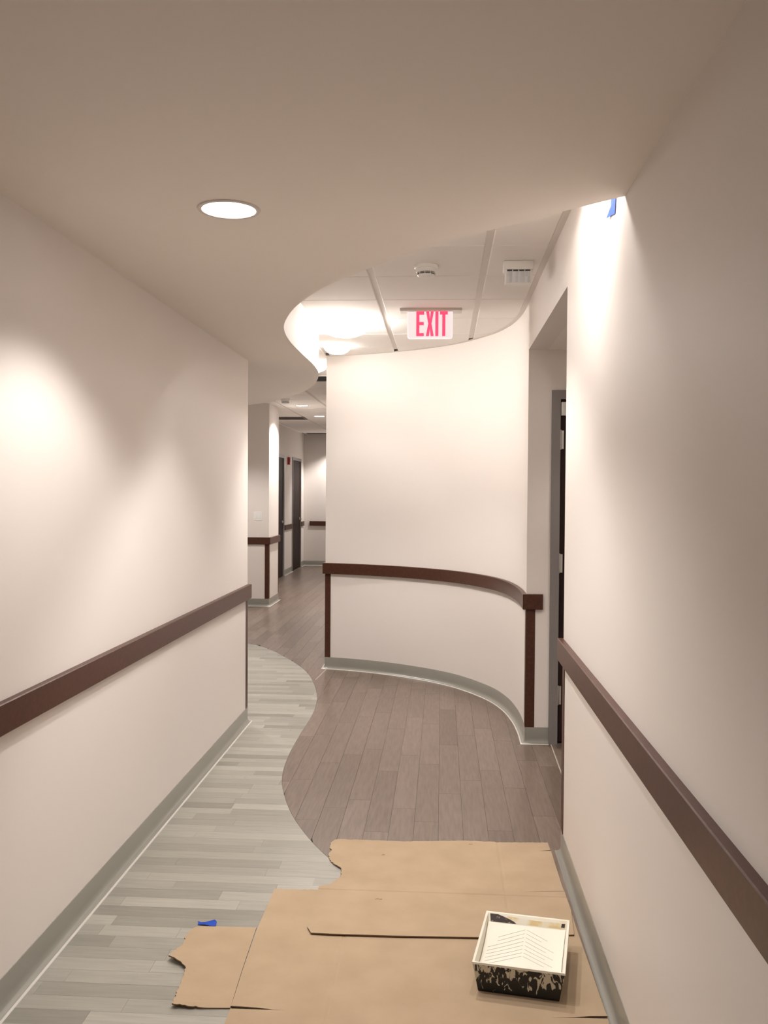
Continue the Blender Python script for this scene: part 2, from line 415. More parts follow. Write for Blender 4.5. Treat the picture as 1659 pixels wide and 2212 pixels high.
rail('short dark brown rail between the two far hall doors', [(X_H, D2[1]+0.03), (X_H, D3[0]-0.03)], -1)
rail('stub of dark rail right of the furthest hall door', [(X_H, D3[1]+0.02), (X_H, Y_H-0.05)], -1)
rail('dark brown rail across the end wall of the far hall', [(X_H+0.13, Y_H), (X_HR, Y_H)], -1)

# ------------------------------------------------------------------ corner guards
def guard(label, x, y, sx, sy, wing=0.05, t=0.003):
    """corner at (x, y); the wings run along sx (in x) and sy (in y), the guard stands proud on the outer side"""
    pts = [(x-sx*t, y-sy*t), (x+sx*wing, y-sy*t), (x+sx*wing, y), (x, y), (x, y+sy*wing), (x-sx*t, y+sy*wing)]
    return finish('corner_guard', prism(pts, 0.1016, RB, ), M_WOOD, label=label, cat='corner guard')
guard('brown corner guard at the end of the left corridor wall', XL, YL_END, -1, -1)
guard('brown corner guard at the end of the right corridor wall', XR, YR_END, 1, -1, 0.055)
guard('brown corner guard on the curved wall beside the alcove door', XR, Y_ALC, 1, 1, 0.055)
# left end of the curved wall (acute corner)
d = (Vector(CURVE[-2]) - Vector(CURVE[-1])).normalized(); nrm = Vector((-d.y, d.x)); nrm = -nrm if nrm.y > 0 else nrm
c0 = Vector(CURVE[-1]); p = [c0 + d*0.05, c0 + d*0.05 + nrm*0.003, Vector((X_HR-0.003, c0.y-0.003)), Vector((X_HR-0.003, c0.y+0.05)), Vector((X_HR, c0.y+0.05)), c0]
finish('corner_guard', prism([tuple(v) for v in p], 0.1016, RB), M_WOOD, label='brown corner guard at the left end of the curved wall', cat='corner guard')
guard('brown corner guard on the near corner of the stub wall', X_ST, YS0, -1, 1, 0.055)
guard('thin brown corner guard on the far corner of the stub wall', X_ST, YS1, -1, -1, 0.03)

# ------------------------------------------------------------------ doors
def door(name, w, h, hinge_right=False):
    """built in local x (0..w) with the face looking to -y"""
    root = bpy.data.objects.new(name, None); COL.objects.link(root); root['kind'] = 'structure'; root.empty_display_size = 0.1
    fw, proud = 0.055, 0.012
    bm = bmesh.new()
    def fr(x0, x1, z0, z1, y0, y1): box(bm, x0, x1, y0, y1, z0, z1)
    fr(0, fw, 0, h, -proud, 0.135); fr(w-fw, w, 0, h, -proud, 0.135); fr(fw, w-fw, h-fw, h, -proud, 0.135)
    fr(fw, fw+0.014, 0, h-fw, 0.055, 0.09); fr(w-fw-0.014, w-fw, 0, h-fw, 0.055, 0.09); fr(fw, w-fw, h-fw-0.014, h-fw, 0.055, 0.09)
    finish('door_frame', bm, M_FRAME, root)
    leaf = finish('door_leaf', bbox(fw+0.003, w-fw-0.003, 0.008, 0.052, 0.012, h-fw-0.003, 0.002, 1), M_DOOR, root)
    for z in (0.247, 1.07, 1.836):
        bm = bmesh.new(); x = fw
        box(bm, x-0.012, x+0.022, 0.002, 0.0085, z, z+0.114)
        bm2 = lathe([(0, z-0.004), (0.006, z-0.004), (0.0075, z), (0.0075, z+0.114), (0.006, z+0.118), (0, z+0.118)], 12, bm, x+0.001, -0.001)
        finish('hinge', bm2, M_STEEL, root, smooth=40)
    bm = bmesh.new(); hx = w-fw-0.07
    lathe([(0, 0), (0.026, 0), (0.026, 0.008), (0, 0.008)], 24, bm); 
    bmesh.ops.rotate(bm, verts=bm.verts, cent=(0, 0, 0), matrix=Matrix.Rotation(PI/2, 3, 'X'))
    bmesh.ops.translate(bm, verts=bm.verts, vec=(hx, 0.008, 1.0))
    box(bm, hx-0.11, hx+0.01, -0.052, -0.038, 0.992, 1.008); box(bm, hx-0.008, hx+0.008, -0.045, 0.002, 0.992, 1.008)
    finish('door_handle', bm, M_STEEL, root)
    return root
d1 = door('door_1', DX1-DX0, DZ); d1.location = (DX0, Y_ALC, 0)
bm = bbox(0.058, 0.10, -0.02, 0.008, 2.04, 2.125, 0.004); finish('glint_block', bm, M_STEEL, d1)  # steel block added to stand in for bright spots of light
for nm, d in (('door_2', D2), ('door_3', D3)):
    dd = door(nm, d[1]-d[0], DZF); dd.rotation_euler = (0, 0, PI/2); dd.location = (X_H, d[0], 0)

# ------------------------------------------------------------------ downlights
def downlight(x, y, z, power, label, ring=0.098, ap=0.0835, blend=0.45, size=124, group=None):
    t = thing('downlight', label, 'ceiling light', (x, y, z), 0, group)
    finish('trim_ring', lathe([(ring, 0), (ring-0.002, -0.004), (ap+0.003, -0.0055), (ap, -0.004), (ap-0.001, -0.0006), (ap-0.001, 0)], 64), M_TRIM, t, smooth=40)
    finish('lens', lathe([(ap-0.001, -0.001), (ap*0.5, -0.0016), (0, -0.002)], 64), M_BULB, t, smooth=40, recalc=False)
    ld = bpy.data.lights.new('lamp_light', 'SPOT'); ld.energy = power; ld.color = LAMP_COLOUR
    ld.shadow_soft_size = 0.055; ld.spot_size = math.radians(size); ld.spot_blend = blend
    lo = bpy.data.objects.new('lamp_light', ld); COL.objects.link(lo); lo.parent = t; lo.location = (0, 0, -0.012)
    return t
downlight(-0.667, 2.81, H, W_SOFFIT, 'round lit downlight in the plaster ceiling above the left wall')
downlight(-0.667, 0.25, H, W_SOFFIT*0.4, 'round downlight overhead in the plaster ceiling behind the viewer')
downlight(-0.35, -2.0, H, W_SOFFIT*0.25, 'round downlight at the rear end of the plaster ceiling')
downlight(-2.4, 8.0, H, W_SIDE, 'unseen downlight added in the side area to light the stub wall')  # out of view, put in to light the stub wall
downlight(-2.7, 10.8, H2, W_SIDE, 'unseen downlight added in front of the stub wall to light its face')  # second unseen lamp, added for the stub wall face
downlight(0.34, 3.17, H2, W_HIGH*0.52, 'downlight in the tiled ceiling just past the soffit beside the right wall', blend=0.2, size=172)
downlight(-0.25, 3.92, H2, W_HIGH*1.5, 'unseen downlight added behind the soffit edge to brighten the tiled ceiling', size=108)  # unseen lamp added so more light bounces up to the tiles
def glare_dome(x, y, z, r, depth, strength, power, label):  # dome shape made up, so the glow spreads like lens bloom
    t = thing('glare_dome', label, 'ceiling light', (x, y, z))
    finish('base_ring', lathe([(r+0.005, 0), (r+0.005, -0.004), (r-0.004, -0.006)], 56), M_WHITEPL, t, smooth=40)
    m = mat('glare_glow', (1, 1, 1), 0.4, emit=LAMP_COLOUR, estr=strength)
    finish('glare_shell', lathe([(r*math.cos(a*PI/20), -0.004-(depth-0.004)*math.sin(a*PI/20)) for a in range(10)] + [(0, -depth)], 56), m, t, smooth=60)
    ld = bpy.data.lights.new('lamp_light', 'SPOT'); ld.energy = power; ld.color = LAMP_COLOUR
    ld.shadow_soft_size = 0.05; ld.spot_size = math.radians(100); ld.spot_blend = 0.6
    lo = bpy.data.objects.new('lamp_light', ld); COL.objects.link(lo); lo.parent = t; lo.location = (0, 0, -depth-0.055)
glare_dome(-0.685, 6.35, H2, 0.185, 0.11, 48, W_HIGH*0.9, 'ceiling light at the bend of the soffit, dome shape added for its glare')  # real recessed light; the big glowing dome imitates its glare
glare_dome(-0.86, 7.40, H2, 0.11, 0.07, 15, W_HIGH*0.1, 'small glowing dome added to whiten the top corner of the curved wall')  # added glow for the blown-out corner of the curved wall
glare_dome(-1.20, 8.52, H2, 0.11, 0.07, 45, W_HIGH*0.3, 'glowing dome added past the soffit tip to whiten the ceiling there')  # added glow that whitens the ceiling strip before the black grille
downlight(1.35, 4.85, H+0.012, 22, 'unseen downlight added in the alcove ceiling to brighten the alcove')  # unseen lamp added because the alcove came out too dark
downlight(-1.94, 12.53, H2, W_HALL, 'small lit downlight in the far hall beside the stub wall')
downlight(-1.94, 14.31, H2, W_HALL, 'small lit downlight in the far hall beyond the dark grille')
downlight(-1.94, 18.5, H2, W_HALL, 'downlight in front of the end wall of the far hall')

# ------------------------------------------------------------------ exit sign
es = thing('exit_sign', 'lit EXIT sign with red letters hanging from the tiled ceiling', 'sign', (-0.086, 5.95, H2))
finish('canopy', bbox(-0.195, 0.205, -0.055, 0.055, -0.016, 0.0, 0.003), M_BAR, es)
bm = bmesh.new(); zc = -0.096; hw, hh, rr = 0.147, 0.0925, 0.018
out = []
for cx_, cz_, a0 in ((hw-rr, hh-rr, 0), (-hw+rr, hh-rr, 90), (-hw+rr, -hh+rr, 180), (hw-rr, -hh+rr, 270)):
    for k_ in range(7):
        a_ = math.radians(a0+k_*15); out.append((cx_+rr*math.cos(a_), zc+cz_+rr*math.sin(a_)))
va = [bm.verts.new((x, -0.02, z)) for x, z in out]; vb = [bm.verts.new((x, 0.014, z)) for x, z in out]
fa = bm.faces.new(va); bm.faces.new(vb)
for i in range(len(out)): bm.faces.new((va[i], va[(i+1) % len(out)], vb[(i+1) % len(out)], vb[i]))
bmesh.ops.recalc_face_normals(bm, faces=bm.faces)
bmesh.ops.bevel(bm, geom=[e for e in fa.edges], offset=0.004, segments=2, affect='EDGES')
body = finish('sign_body', bm, M_SIGN, es, smooth=40)
lf = bmesh.new()
def lpoly(pts):
    a = [lf.verts.new((x, -0.0225, z)) for x, z in pts]; b = [lf.verts.new((x, -0.019, z)) for x, z in pts]
    lf.faces.new(a); lf.faces.new(b)
    for i in range(len(pts)): lf.faces.new((a[i], a[(i+1) % len(pts)], b[(i+1) % len(pts)], b[i]))
def lx(px): return -0.089 + (px-898.3)*0.2035/69.1
def lz(py): return zc + 0.0795 - (py-674)*0.158/52.6
def rect(px0, px1, py0, py1): lpoly([(lx(px0), lz(py1)), (lx(px1), lz(py1)), (lx(px1), lz(py0)), (lx(px0), lz(py0))])
rect(898.3, 905.2, 674, 726.6); rect(905.2, 915.6, 674, 680.5); rect(905.2, 914.8, 696.2, 703.2); rect(905.2, 915.2, 720.1, 726.6)
lpoly([(lx(q[0]), lz(q[1])) for q in ((920, 726.6), (927, 726.6), (928.3, 718), (931.5, 706), (934.6, 718), (935.4, 726.6), (936.4, 726.6))][:0] or
      [(lx(919.8), lz(674)), (lx(926.6), lz(674)), (lx(928.3), lz(690)), (lx(930.0), lz(674)), (lx(936.6), lz(674)), (lx(931.8), lz(700)), (lx(936.8), lz(726.6)), (lx(930.0), lz(726.6)), (lx(928.2), lz(711)), (lx(926.4), lz(726.6)), (lx(919.6), lz(726.6)), (lx(924.6), lz(700))])
rect(940.2, 946.9, 674, 726.6); rect(950.2, 967.4, 674, 680.5); rect(955.4, 962.2, 680.5, 726.6)
finish('lettering', lf, M_LETTER, body)

# ------------------------------------------------------------------ smoke detectors
def detector(x, y, z, label):
    t = thing('smoke_detector', label, 'smoke detector', (x, y, z))
    finish('mounting_ring', lathe([(0.062, 0), (0.062, -0.012), (0.058, -0.017), (0.053, -0.018), (0.0, -0.018)], 40), M_WHITEPL, t, smooth=40)
    b = finish('body', lathe([(0.053, -0.018), (0.052, -0.033), (0.048, -0.037), (0.046, -0.037), (0.0445, -0.047), (0.046, -0.049), (0.043, -0.055), (0.032, -0.060), (0.0, -0.061)], 40), M_WHITEPL, t, smooth=40)
    finish('vent_slot', lathe([(0.0462, -0.0375), (0.0472, -0.039), (0.0468, -0.0455), (0.0452, -0.0475)], 40), M_SLOT, b, smooth=40)
    rb = bmesh.new()
    for k in range(10):
        a = 2*PI*k/10+0.2; c, s = math.cos(a), math.sin(a); q = 0.0015
        v = [rb.verts.new((c*r - s*w_, s*r + c*w_, zz)) for zz in (-0.037, -0.049) for r, w_ in ((0.044, -q), (0.049, -q), (0.049, q), (0.044, q))]
        for f in ((0, 1, 2, 3), (7, 6, 5, 4), (0, 4, 5, 1), (1, 5, 6, 2), (2, 6, 7, 3), (3, 7, 4, 0)): rb.faces.new([v[i] for i in f])
    for zz in (-0.0425,): lathe([(0.0478, zz-0.0012), (0.0488, zz-0.0012), (0.0488, zz+0.0012), (0.0478, zz+0.0012)], 40, rb)
    finish('rib', rb, M_WHITEPL, b)
    return t
detector(-0.092, 4.80, H2, 'white round smoke detector on the tiled ceiling before the exit sign')
detector(-2.02, 11.65, H2, 'small smoke detector on the far hall ceiling')

# ------------------------------------------------------------------ motion sensor with ridged lens
ms = thing('motion_sensor', 'white boxy motion sensor with ridged lens on the ceiling near the right wall', 'sensor', (0.382, 4.75, H2))
finish('housing', bbox(-0.076, 0.076, -0.05, 0.05, -0.046, 0.0, 0.006), M_WHITEPL, ms, smooth=40)
bm = bmesh.new(); pf = [(-0.044, -0.046), (-0.04, -0.080), (-0.024, -0.112), (0.03, -0.112), (0.03, -0.046)]
for xs in (-0.066, 0.066): pass
a = [bm.verts.new((-0.066, y, z)) for y, z in pf]; b = [bm.verts.new((0.066, y, z)) for y, z in pf]
bm.faces.new(a); bm.faces.new(b)
for i in range(5): bm.faces.new((a[i], a[(i+1) % 5], b[(i+1) % 5], b[i]))
lens = finish('lens_hood', bm, M_WHITEPL, ms)
for k in range(4):
    x0 = -0.060 + k*0.0305; x1 = x0 + 0.0275; xm = (x0+x1)/2
    bm = bmesh.new(); rows = []
    for y, z in ((-0.0435, -0.056), (-0.0405, -0.080), (-0.0255, -0.108)):
        rows.append([bm.verts.new((x0, y-0.001, z)), bm.verts.new((xm, y-0.005, z-0.001)), bm.verts.new((x1, y-0.001, z)), bm.verts.new((x1, y+0.004, z)), bm.verts.new((x0, y+0.004, z))])
    for r0, r1 in zip(rows, rows[1:]):
        for i in range(5): bm.faces.new((r0[i], r0[(i+1) % 5], r1[(i+1) % 5], r1[i]))
    bm.faces.new(rows[0]); bm.faces.new(rows[-1])
    finish('lens_pane', bm, M_LENSRIDGE, ms)
    finish('slot', bbox(x0+0.001, x1-0.001, -0.0468, -0.040, -0.0535, -0.0475), M_SLOT, ms)

# ------------------------------------------------------------------ ceiling grilles of the far hall
def grille(x0, x1, y0, y1, label, m, n):
    t = thing('ceiling_grille', label, 'vent', ((x0+x1)/2, (y0+y1)/2, H2)); w_, d_ = (x1-x0)/2, (y1-y0)/2
    bm = bmesh.new(); fw = 0.02
    for q in ((-w_, w_, -d_, -d_+fw), (-w_, w_, d_-fw, d_), (-w_, -w_+fw, -d_+fw, d_-fw), (w_-fw, w_, -d_+fw, d_-fw)): box(bm, *q, -0.008, 0)
    finish('frame', bm, M_BAR if m is M_BLACK else m, t)
    bm = bmesh.new(); box(bm, -w_+fw, w_-fw, -d_+fw, d_-fw, -0.001, 0); finish('backing', bm, M_BLACK, t)
    for k in range(n):
        yy = -d_+fw + (2*d_-2*fw)*(k+0.5)/n
        bm = bmesh.new(); box(bm, -w_+fw, w_-fw, yy-0.003, yy+0.003, -0.007, -0.001); finish('slat', bm, m, t)
grille(-1.62, -1.05, 9.28, 9.76, 'black slot grille in the hall ceiling seen past the soffit tip', M_BLACK, 6)
grille(-2.70, -2.22, 14.45, 14.93, 'dark grey square grille in the far hall ceiling', M_GRILLE, 12)

# ------------------------------------------------------------------ switch plate and fire alarm
sw = thing('switch_plate', 'white double switch plate on the stub wall above the rail', 'light switch', (-2.487, YS0, 1.225))
finish('plate', bbox(-0.058, 0.058, -0.005, 0, -0.058, 0.058, 0.002), M_WHITEPL, sw)
for sx in (-0.026, 0.026): finish('rocker', bbox(sx-0.016, sx+0.016, -0.009, -0.004, -0.033, 0.033, 0.001), M_WHITEPL, sw)
al = thing('fire_alarm', 'red fire alarm strobe on the hall wall between the far doors', 'fire alarm', (X_H, 17.02, 2.13))
finish('housing', bbox(0, 0.045, -0.055, 0.055, -0.07, 0.07, 0.004), M_RED, al)
finish('strobe_lens', bbox(0.043, 0.062, -0.03, 0.03, -0.02, 0.05, 0.006), M_WHITEPL, al)

# ------------------------------------------------------------------ blue tape
def tape(name, rows, label, t=0.0006):
    bm = bmesh.new(); vr = [[bm.verts.new(p) for p in r] for r in rows]
    for a, b in zip(vr, vr[1:]):
        for k in range(len(a)-1): bm.faces.new((a[k], a[k+1], b[k+1], b[k]))
    bmesh.ops.recalc_face_normals(bm, faces=bm.faces)
    bmesh.ops.solidify(bm, geom=list(bm.faces), thickness=t)
    return finish(name, bm, M_TAPE, label=label, cat='tape')
tape('blue_tape', [[(XR-0.002, 2.860, 2.56), (XR-0.003, 2.905, 2.56), (XR-0.002, 2.952, 2.56)], [(XR-0.002, 2.860, 2.51), (XR-0.004, 2.905, 2.512), (XR-0.002, 2.948, 2.513)],
                   [(XR-0.002, 2.868, 2.475), (XR-0.003, 2.905, 2.476), (XR-0.002, 2.950, 2.478)], [(XR-0.002, 2.880, 2.430), (XR-0.004, 2.93, 2.44), (XR-0.008, 3.000, 2.450)]],
     'strip of blue masking tape on the right wall under the soffit edge')
tape('blue_tape', [[(-0.865, 3.196, 0.001), (-0.84, 3.19, 0.006), (-0.815, 3.190, 0.001), (-0.798, 3.188, 0.003)], [(-0.868, 3.214, 0.001), (-0.84, 3.203, 0.008), (-0.815, 3.213, 0.002), (-0.800, 3.214, 0.004)],
                   [(-0.872, 3.222, 0.002), (-0.845, 3.206, 0.002), (-0.812, 3.229, 0.006), (-0.806, 3.231, 0.001)]], 'scrap of blue masking tape on the floor above the small cardboard flap')

# ------------------------------------------------------------------ cardboard
rg = random.Random(11)
def densify(pts, torn=()):
    out = []
    n = len(pts)
    for i in range(n):
        a, b = Vector(pts[i]), Vector(pts[(i+1) % n]); out.append(tuple(a))
        if i in torn:
            k = max(2, int((b-a).length/0.008)); d_ = (b-a).normalized(); nn = Vector((-d_.y, d_.x))
            for j in range(1, k): q = a + (b-a)*j/k + nn*rg.uniform(-0.0032, 0.0032); out.append(tuple(q))
    return out
def sheet(name, pts, zf, t=0.004, parent=None, label=None, cat=None, step=0.04, torn=(), cuts=(), tf=lambda x, y: 0.0):
    pts = densify(pts, torn)
    bm = bmesh.new(); bm.faces.new([bm.verts.new((x, y, 0)) for x, y in pts])
    bm.normal_update()
    bmesh.ops.triangulate(bm, faces=bm.faces[:], ngon_method='EAR_CLIP')
    xs = [p_[0] for p_ in pts]; ys = [p_[1] for p_ in pts]
    for lo, hi, ax in ((min(xs), max(xs), 0), (min(ys), max(ys), 1)):
        c_ = lo + step
        while c_ < hi:
            co = [0, 0, 0]; co[ax] = c_; no = [0, 0, 0]; no[ax] = 1
            bmesh.ops.bisect_plane(bm, geom=bm.verts[:]+bm.edges[:]+bm.faces[:], plane_co=co, plane_no=no); c_ += step
    for ax, c_ in cuts:
        co = [0, 0, 0]; co[ax] = c_; no = [0, 0, 0]; no[ax] = 1
        bmesh.ops.bisect_plane(bm, geom=bm.verts[:]+bm.edges[:]+bm.faces[:], plane_co=co, plane_no=no)
    bmesh.ops.remove_doubles(bm, verts=bm.verts, dist=1e-5)
    for f in bm.faces:
        f.normal_update()
        if f.normal.z < 0: f.normal_flip()
    r = bmesh.ops.extrude_face_region(bm, geom=bm.faces[:])
    newv = {v for v in r['geom'] if isinstance(v, bmesh.types.BMVert)}
    for v in bm.verts:
        z = zf(v.co.x, v.co.y); v.co.z = z + (t + tf(v.co.x, v.co.y) if v in newv else 0)
    bmesh.ops.recalc_face_normals(bm, faces=bm.faces)
    for f in bm.faces:
        if abs(f.normal.z) < 0.5: f.material_index = 1
    return finish(name, bm, [M_CARD, M_CARDEDGE], parent, label=label, cat=cat, recalc=False)
Z0 = 0.0003
def crease(y, y0, w_=0.012, d_=0.0012): return -d_*max(0, 1-abs(y-y0)/w_)
A = [(-0.62, 1.6), (-0.624, 2.676), (-0.457, 2.6795), (-0.6245, 2.6835), (-0.636, 2.91), (-0.645, 3.188), (-0.643, 3.505), (-0.30, 3.515), (0.492, 3.52), (0.494, 3.253), (0.500, 2.95), (0.504, 2.716), (0.336, 2.7025), (0.504, 2.708), (0.506, 2.4), (0.49, 1.6)]
def zA(x, y):
    z = Z0
    z += 0.005*max(0, 1-abs(y-2.708)/0.02)*min(1, max(0, (x-0.34)/0.15)) if y > 2.709 else 0
    z += 0.004*max(0, 1-abs(y-2.684)/0.03)*min(1, max(0, (-0.46-x)/0.1)) if 2.6815 < y < 2.75 else 0
    return z
sa = sheet('cardboard_sheet', A, zA, label='large flattened cardboard sheet on the floor under the paint tray', cat='cardboard', torn=(6, 7), step=0.05, cuts=((0, -0.338), (0, -0.33), (0, -0.322)), tf=lambda x, y: crease(x, -0.33, 0.008, 0.0012))
Bp = [(-0.479, 3.94), (-0.482, 3.985), (-0.468, 4.025), (-0.44, 4.034), (-0.349, 4.034), (-0.162, 4.028), (0.106, 4.06), (0.30, 4.055), (0.483, 4.069), (0.485, 3.98), (0.431, 3.968), (0.487, 3.972),
      (0.489, 3.552), (0.328, 3.542), (0.489, 3.545), (0.493, 3.40), (0.477, 3.209), (0.15, 3.161), (-0.141, 3.148), (-0.368, 3.144), (-0.447, 3.146), (-0.467, 3.194), (-0.470, 3.35), (-0.471, 3.528), (-0.448, 3.545), (-0.43, 3.555),
      (-0.412, 3.600), (-0.398, 3.64), (-0.402, 3.712), (-0.436, 3.755), (-0.462, 3.80), (-0.473, 3.867), (-0.466, 3.905)]
def zB(x, y):
    s_ = min(1, max(0, (3.62-y)/0.085)); z = Z0 + s_*0.0058
    z += 0.003*max(0, 1-(y-3.14)/0.05) if y < 3.19 else 0
    z += 0.006*max(0, 1-abs(y-3.545)/0.03)*min(1, max(0, (x-0.33)/0.15)) if y > 3.5425 else 0
    z += 0.006*max(0, 1-abs(x+0.42)/0.05)*max(0, 1-abs(y-3.70)/0.12)
    return z
sb = sheet('cardboard_sheet', Bp, zB, label='upper cardboard sheet with torn left edge lapping over the larger one', cat='cardboard', cuts=((1, 3.501), (1, 3.506), (1, 3.511), (0, 0.25), (0, 0.26), (0, 0.27)), tf=lambda x, y: crease(y, 3.506, 0.005, 0.0026) + crease(x, 0.26, 0.010, 0.0016),
           torn=(0, 1, 2, 3, 4, 5, 6, 7, 24, 25, 26, 27, 28, 29, 30, 31, 32))
Cp = [(-0.6375, 2.90), (-0.6262, 2.70), (-0.6262, 2.680), (-0.705, 2.674), (-0.803, 2.673), (-0.812, 2.761), (-0.816, 2.848), (-0.820, 2.885), (-0.848, 2.915), (-0.895, 2.942), (-0.888, 2.98), (-0.877, 3.047), (-0.882, 3.10), (-0.880, 3.140), (-0.866, 3.168), (-0.852, 3.178), (-0.665, 3.187), (-0.6495, 3.188)]
def zC(x, y):
    z = Z0
    z += 0.016*max(0, 1-((x+0.88)**2+(y-2.93)**2)**0.5/0.11)
    z += 0.010*max(0, 1-((x+0.80)**2/4+(y-2.675)**2)**0.5/0.05)
    return z + 0.003*max(0, (-0.66-x)/0.2)*0.5
for mx_, my_, ml_ in ((-0.239, 3.871, 0.008), (-0.234, 3.434, 0.009), (-0.22, 3.432, 0.006), (0.14, 4.02, 0.010)):
    bm = bmesh.new(); z_ = zB(mx_, my_)+0.004
    pts_ = [(mx_-ml_, my_-0.004), (mx_-0.001, my_-0.002), (mx_+ml_, my_+0.001), (mx_+ml_*0.4, my_+0.005), (mx_-ml_*0.5, my_+0.002)]
    a = [bm.verts.new((x, y, z_-0.001)) for x, y in pts_]; b = [bm.verts.new((x, y, z_+0.0006)) for x, y in pts_]
    bm.faces.new(a); bm.faces.new(b)
    for i in range(5): bm.faces.new((a[i], a[(i+1) % 5], b[(i+1) % 5], b[i]))
    finish('torn_nick', bm, M_CARDEDGE, sb)
sheet('side_flap', Cp, zC, parent=sa, label='torn-edged left flap', torn=(3, 4, 5, 6, 7, 8, 9, 10, 11, 12, 13), step=0.02)

# ------------------------------------------------------------------ paint tray
tw, tl, th = 0.280, 0.352, 0.094
tr = thing('paint_tray', 'black paint tray with white liner full of cream paint on the cardboard', 'paint tray', (0.246, 2.795, 0.0075), math.radians(-10.0))
def tray_shell(inset, zlift, m, name, parent, thick, rimw, rimz):
    """side walls and stepped bottom; v runs from the deep near end to the shallow far end"""
    bm = bmesh.new()
    vb = [0.014, 0.10, 0.16, 0.24, 0.325]                      # along the bottom
    zb = [0.0, 0.0, 0.020, 0.045, 0.066]
    nb = len(vb)
    def hw_(z): return tw/2 - 0.016*(1 - z/th) - inset
    bl = [bm.verts.new((-hw_(zb[i]), min(max(vb[i], 0.014+inset), 0.325-inset), zb[i]+zlift)) for i in range(nb)]
    br = [bm.verts.new((hw_(zb[i]), min(max(vb[i], 0.014+inset), 0.325-inset), zb[i]+zlift)) for i in range(nb)]
    vt = [0.0+inset, 0.10, 0.16, 0.24, tl-inset]
    tlv = [bm.verts.new((-tw/2+inset, vt[i], rimz)) for i in range(nb)]; trv = [bm.verts.new((tw/2-inset, vt[i], rimz)) for i in range(nb)]
    for i in range(nb-1):
        bm.faces.new((bl[i], br[i], br[i+1], bl[i+1])); bm.faces.new((bl[i], bl[i+1], tlv[i+1], tlv[i])); bm.faces.new((br[i+1], br[i], trv[i], trv[i+1]))
    bm.faces.new((br[0], bl[0], tlv[0], trv[0])); bm.faces.new((bl[-1], br[-1], trv[-1], tlv[-1]))
    # lip
    ring = tlv + trv[::-1]; lip = []; lip2 = []
    for v in ring:
        dx = rimw*(1 if v.co.x > 0 else -1); dy = -rimw if v.co.y < 0.02 else (rimw if v.co.y > tl-0.03 else 0)
        lip.append(bm.verts.new((v.co.x+dx, v.co.y+dy, rimz+0.001))); lip2.append(bm.verts.new((v.co.x+dx*1.15, v.co.y+dy*1.15, rimz-0.005)))
    n = len(ring)
    for i in range(n):
        j = (i+1) % n; bm.faces.new((ring[i], ring[j], lip[j], lip[i])); bm.faces.new((lip[i], lip[j], lip2[j], lip2[i]))
    bmesh.ops.recalc_face_normals(bm, faces=bm.faces)
    bmesh.ops.solidify(bm, geom=list(bm.faces), thickness=thick)
    return finish(name, bm, m, parent)
M_DRIP = mat('black_metal_with_cream_drips', (0.012, 0.012, 0.011), 0.35, 0.5)
tc = N(M_DRIP, 'ShaderNodeTexCoord'); sp = N(M_DRIP, 'ShaderNodeSeparateXYZ'); L(M_DRIP, tc.outputs['Object'], sp.inputs[0])
mp = N(M_DRIP, 'ShaderNodeMapping'); mp.inputs['Scale'].default_value = (1.0, 1.0, 0.45); L(M_DRIP, tc.outputs['Object'], mp.inputs['Vector'])
nz = N(M_DRIP, 'ShaderNodeTexNoise'); nz.inputs['Scale'].default_value = 55; nz.inputs['Detail'].default_value = 4; nz.inputs['Distortion'].default_value = 1.2; L(M_DRIP, mp.outputs[0], nz.inputs['Vector'])
mr = N(M_DRIP, 'ShaderNodeMapRange'); mr.inputs['From Min'].default_value = 0.0; mr.inputs['From Max'].default_value = 0.094; mr.inputs['To Min'].default_value = -0.10; mr.inputs['To Max'].default_value = 0.09
L(M_DRIP, sp.outputs['Z'], mr.inputs['Value'])
ad = N(M_DRIP, 'ShaderNodeMath', operation='ADD'); L(M_DRIP, nz.outputs['Fac'], ad.inputs[0]); L(M_DRIP, mr.outputs[0], ad.inputs[1])
cr = N(M_DRIP, 'ShaderNodeValToRGB'); cr.color_ramp.elements[0].position = 0.535; cr.color_ramp.elements[0].color = (0.010, 0.011, 0.010, 1)
cr.color_ramp.elements[1].position = 0.575; cr.color_ramp.elements[1].color = (0.62, 0.58, 0.47, 1)
L(M_DRIP, ad.outputs[0], cr.inputs['Fac']); L(M_DRIP, cr.outputs['Color'], bsdf(M_DRIP).inputs['Base Color'])
M_LINER = mat('cream_painted_liner', (0.78, 0.74, 0.62), 0.4, 0.4)
cr = mix_noise(M_LINER, (0.79, 0.75, 0.64), (0.74, 0.66, 0.47), 9, (1, 1, 1), 0.5, 0.75)
M_PAINT = mat('wet_cream_paint', (0.84, 0.81, 0.70), 0.18, 0.5)
M_RIDGE = mat('greyish_ridge', (0.50, 0.46, 0.39), 0.5)  # ridges a little greyer than the paint around them
M_MAROON = mat('dried_dark_paint', (0.035, 0.016, 0.014), 0.5)
mix_noise(M_MAROON, (0.03, 0.014, 0.013), (0.40, 0.33, 0.26), 70, (1, 1, 2), 0.60, 0.68)
M_YELL = mat('dried_yellow_primer', (0.62, 0.43, 0.16), 0.6)
mix_noise(M_YELL, (0.66, 0.50, 0.24), (0.78, 0.73, 0.60), 22, (1, 1, 1), 0.42, 0.62)
tray_shell(0.0, 0.0, M_DRIP, 'metal_shell', tr, 0.0012, 0.001, th-0.003)
liner = tray_shell(0.0045, 0.004, M_LINER, 'plastic_liner', tr, 0.0010, 0.007, th)
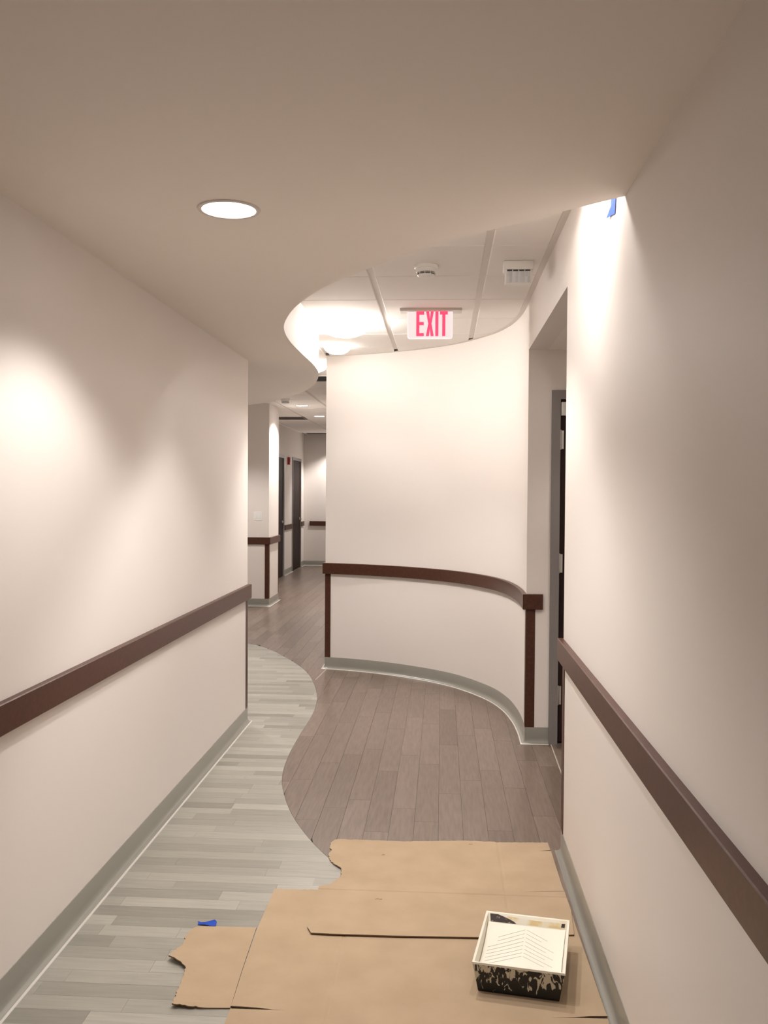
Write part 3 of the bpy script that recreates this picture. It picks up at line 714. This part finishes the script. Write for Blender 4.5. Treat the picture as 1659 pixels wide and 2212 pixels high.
# paint lying over the ramp and filling the deep end
bm = bmesh.new(); rows = []
for v, z in ((0.018, 0.058), (0.10, 0.057), (0.16, 0.0585), (0.20, 0.061), (0.245, 0.066), (0.318, 0.0745)):
    hwid = tw/2 - 0.016*(1-z/th) - 0.006
    rows.append([bm.verts.new((hwid*s_, v-(0.006 if v < 0.05 else 0), z+(0.0025 if abs(s_) > 0.99 else 0))) for s_ in (-1, -0.9, -0.4, 0.1, 0.5, 0.9, 1)])
for a, b in zip(rows, rows[1:]):
    for i in range(6): bm.faces.new((a[i], a[i+1], b[i+1], b[i]))
r = bmesh.ops.extrude_face_region(bm, geom=bm.faces[:]); bmesh.ops.translate(bm, verts=[v for v in r['geom'] if isinstance(v, bmesh.types.BMVert)], vec=(0, 0, -0.0018))
finish('paint', bm, M_PAINT, tr, smooth=50)
def zpaint(v):
    K = ((0.018, 0.058), (0.10, 0.057), (0.16, 0.0585), (0.20, 0.061), (0.245, 0.066), (0.318, 0.0745))
    for (a, za), (b, zb_) in zip(K, K[1:]):
        if v <= b: return za + (zb_-za)*(v-a)/(b-a)
    return 0.0745
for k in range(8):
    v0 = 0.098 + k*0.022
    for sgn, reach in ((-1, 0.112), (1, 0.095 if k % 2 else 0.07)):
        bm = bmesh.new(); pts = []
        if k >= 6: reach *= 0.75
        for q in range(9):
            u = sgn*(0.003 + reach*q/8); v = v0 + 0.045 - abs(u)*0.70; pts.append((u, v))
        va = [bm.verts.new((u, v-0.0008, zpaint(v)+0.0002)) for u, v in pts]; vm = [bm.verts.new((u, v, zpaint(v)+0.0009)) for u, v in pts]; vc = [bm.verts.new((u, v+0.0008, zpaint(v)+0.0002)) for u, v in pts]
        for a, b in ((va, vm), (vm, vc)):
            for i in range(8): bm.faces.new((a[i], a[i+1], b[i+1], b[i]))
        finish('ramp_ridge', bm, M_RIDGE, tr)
# stains on the inside of the far wall
def stain(name, pts, m, off):
    """pts in (u, height fraction) on the inner far wall"""
    bm = bmesh.new(); vs = []
    for u, h_ in pts:
        z = 0.066 + (th-0.066)*h_; y_ = 0.3195 + (0.347-0.3205)*h_ - off
        vs.append(bm.verts.new((u, y_, z)))
    bm.faces.new(vs); bm.normal_update(); bmesh.ops.triangulate(bm, faces=bm.faces[:], ngon_method='EAR_CLIP')
    r = bmesh.ops.extrude_face_region(bm, geom=bm.faces[:]); bmesh.ops.translate(bm, verts=[v for v in r['geom'] if isinstance(v, bmesh.types.BMVert)], vec=(0, -0.0005, 0))
    finish(name, bm, m, tr)
stain('dried_yellow_stain', [(-0.122, 0.30), (0.126, 0.30), (0.128, 0.80), (0.03, 0.75), (-0.124, 0.95)], M_YELL, 0.0016)
stain('dried_dark_stain', [(-0.124, 0.30), (-0.036, 0.30), (-0.045, 0.48), (-0.062, 0.66), (-0.085, 0.85), (-0.10, 0.96), (-0.128, 0.97)], M_MAROON, 0.0026)
stain('dried_dark_stain', [(0.115, 0.45), (0.127, 0.45), (0.128, 0.78), (0.117, 0.76)], M_MAROON, 0.0026)
# folding legs under the shallow end
for sx in (-1, 1):
    bm = bmesh.new(); x = sx*0.105
    for z0_, z1_, y0_, y1_ in ((0.0, 0.066, 0.300, 0.306),): box(bm, x-0.003, x+0.003, y0_, y1_, z0_, z1_-0.002)
    box(bm, x-0.010, x+0.010, 0.296, 0.310, 0.0, 0.004); finish('leg', bm, M_STEEL, tr)
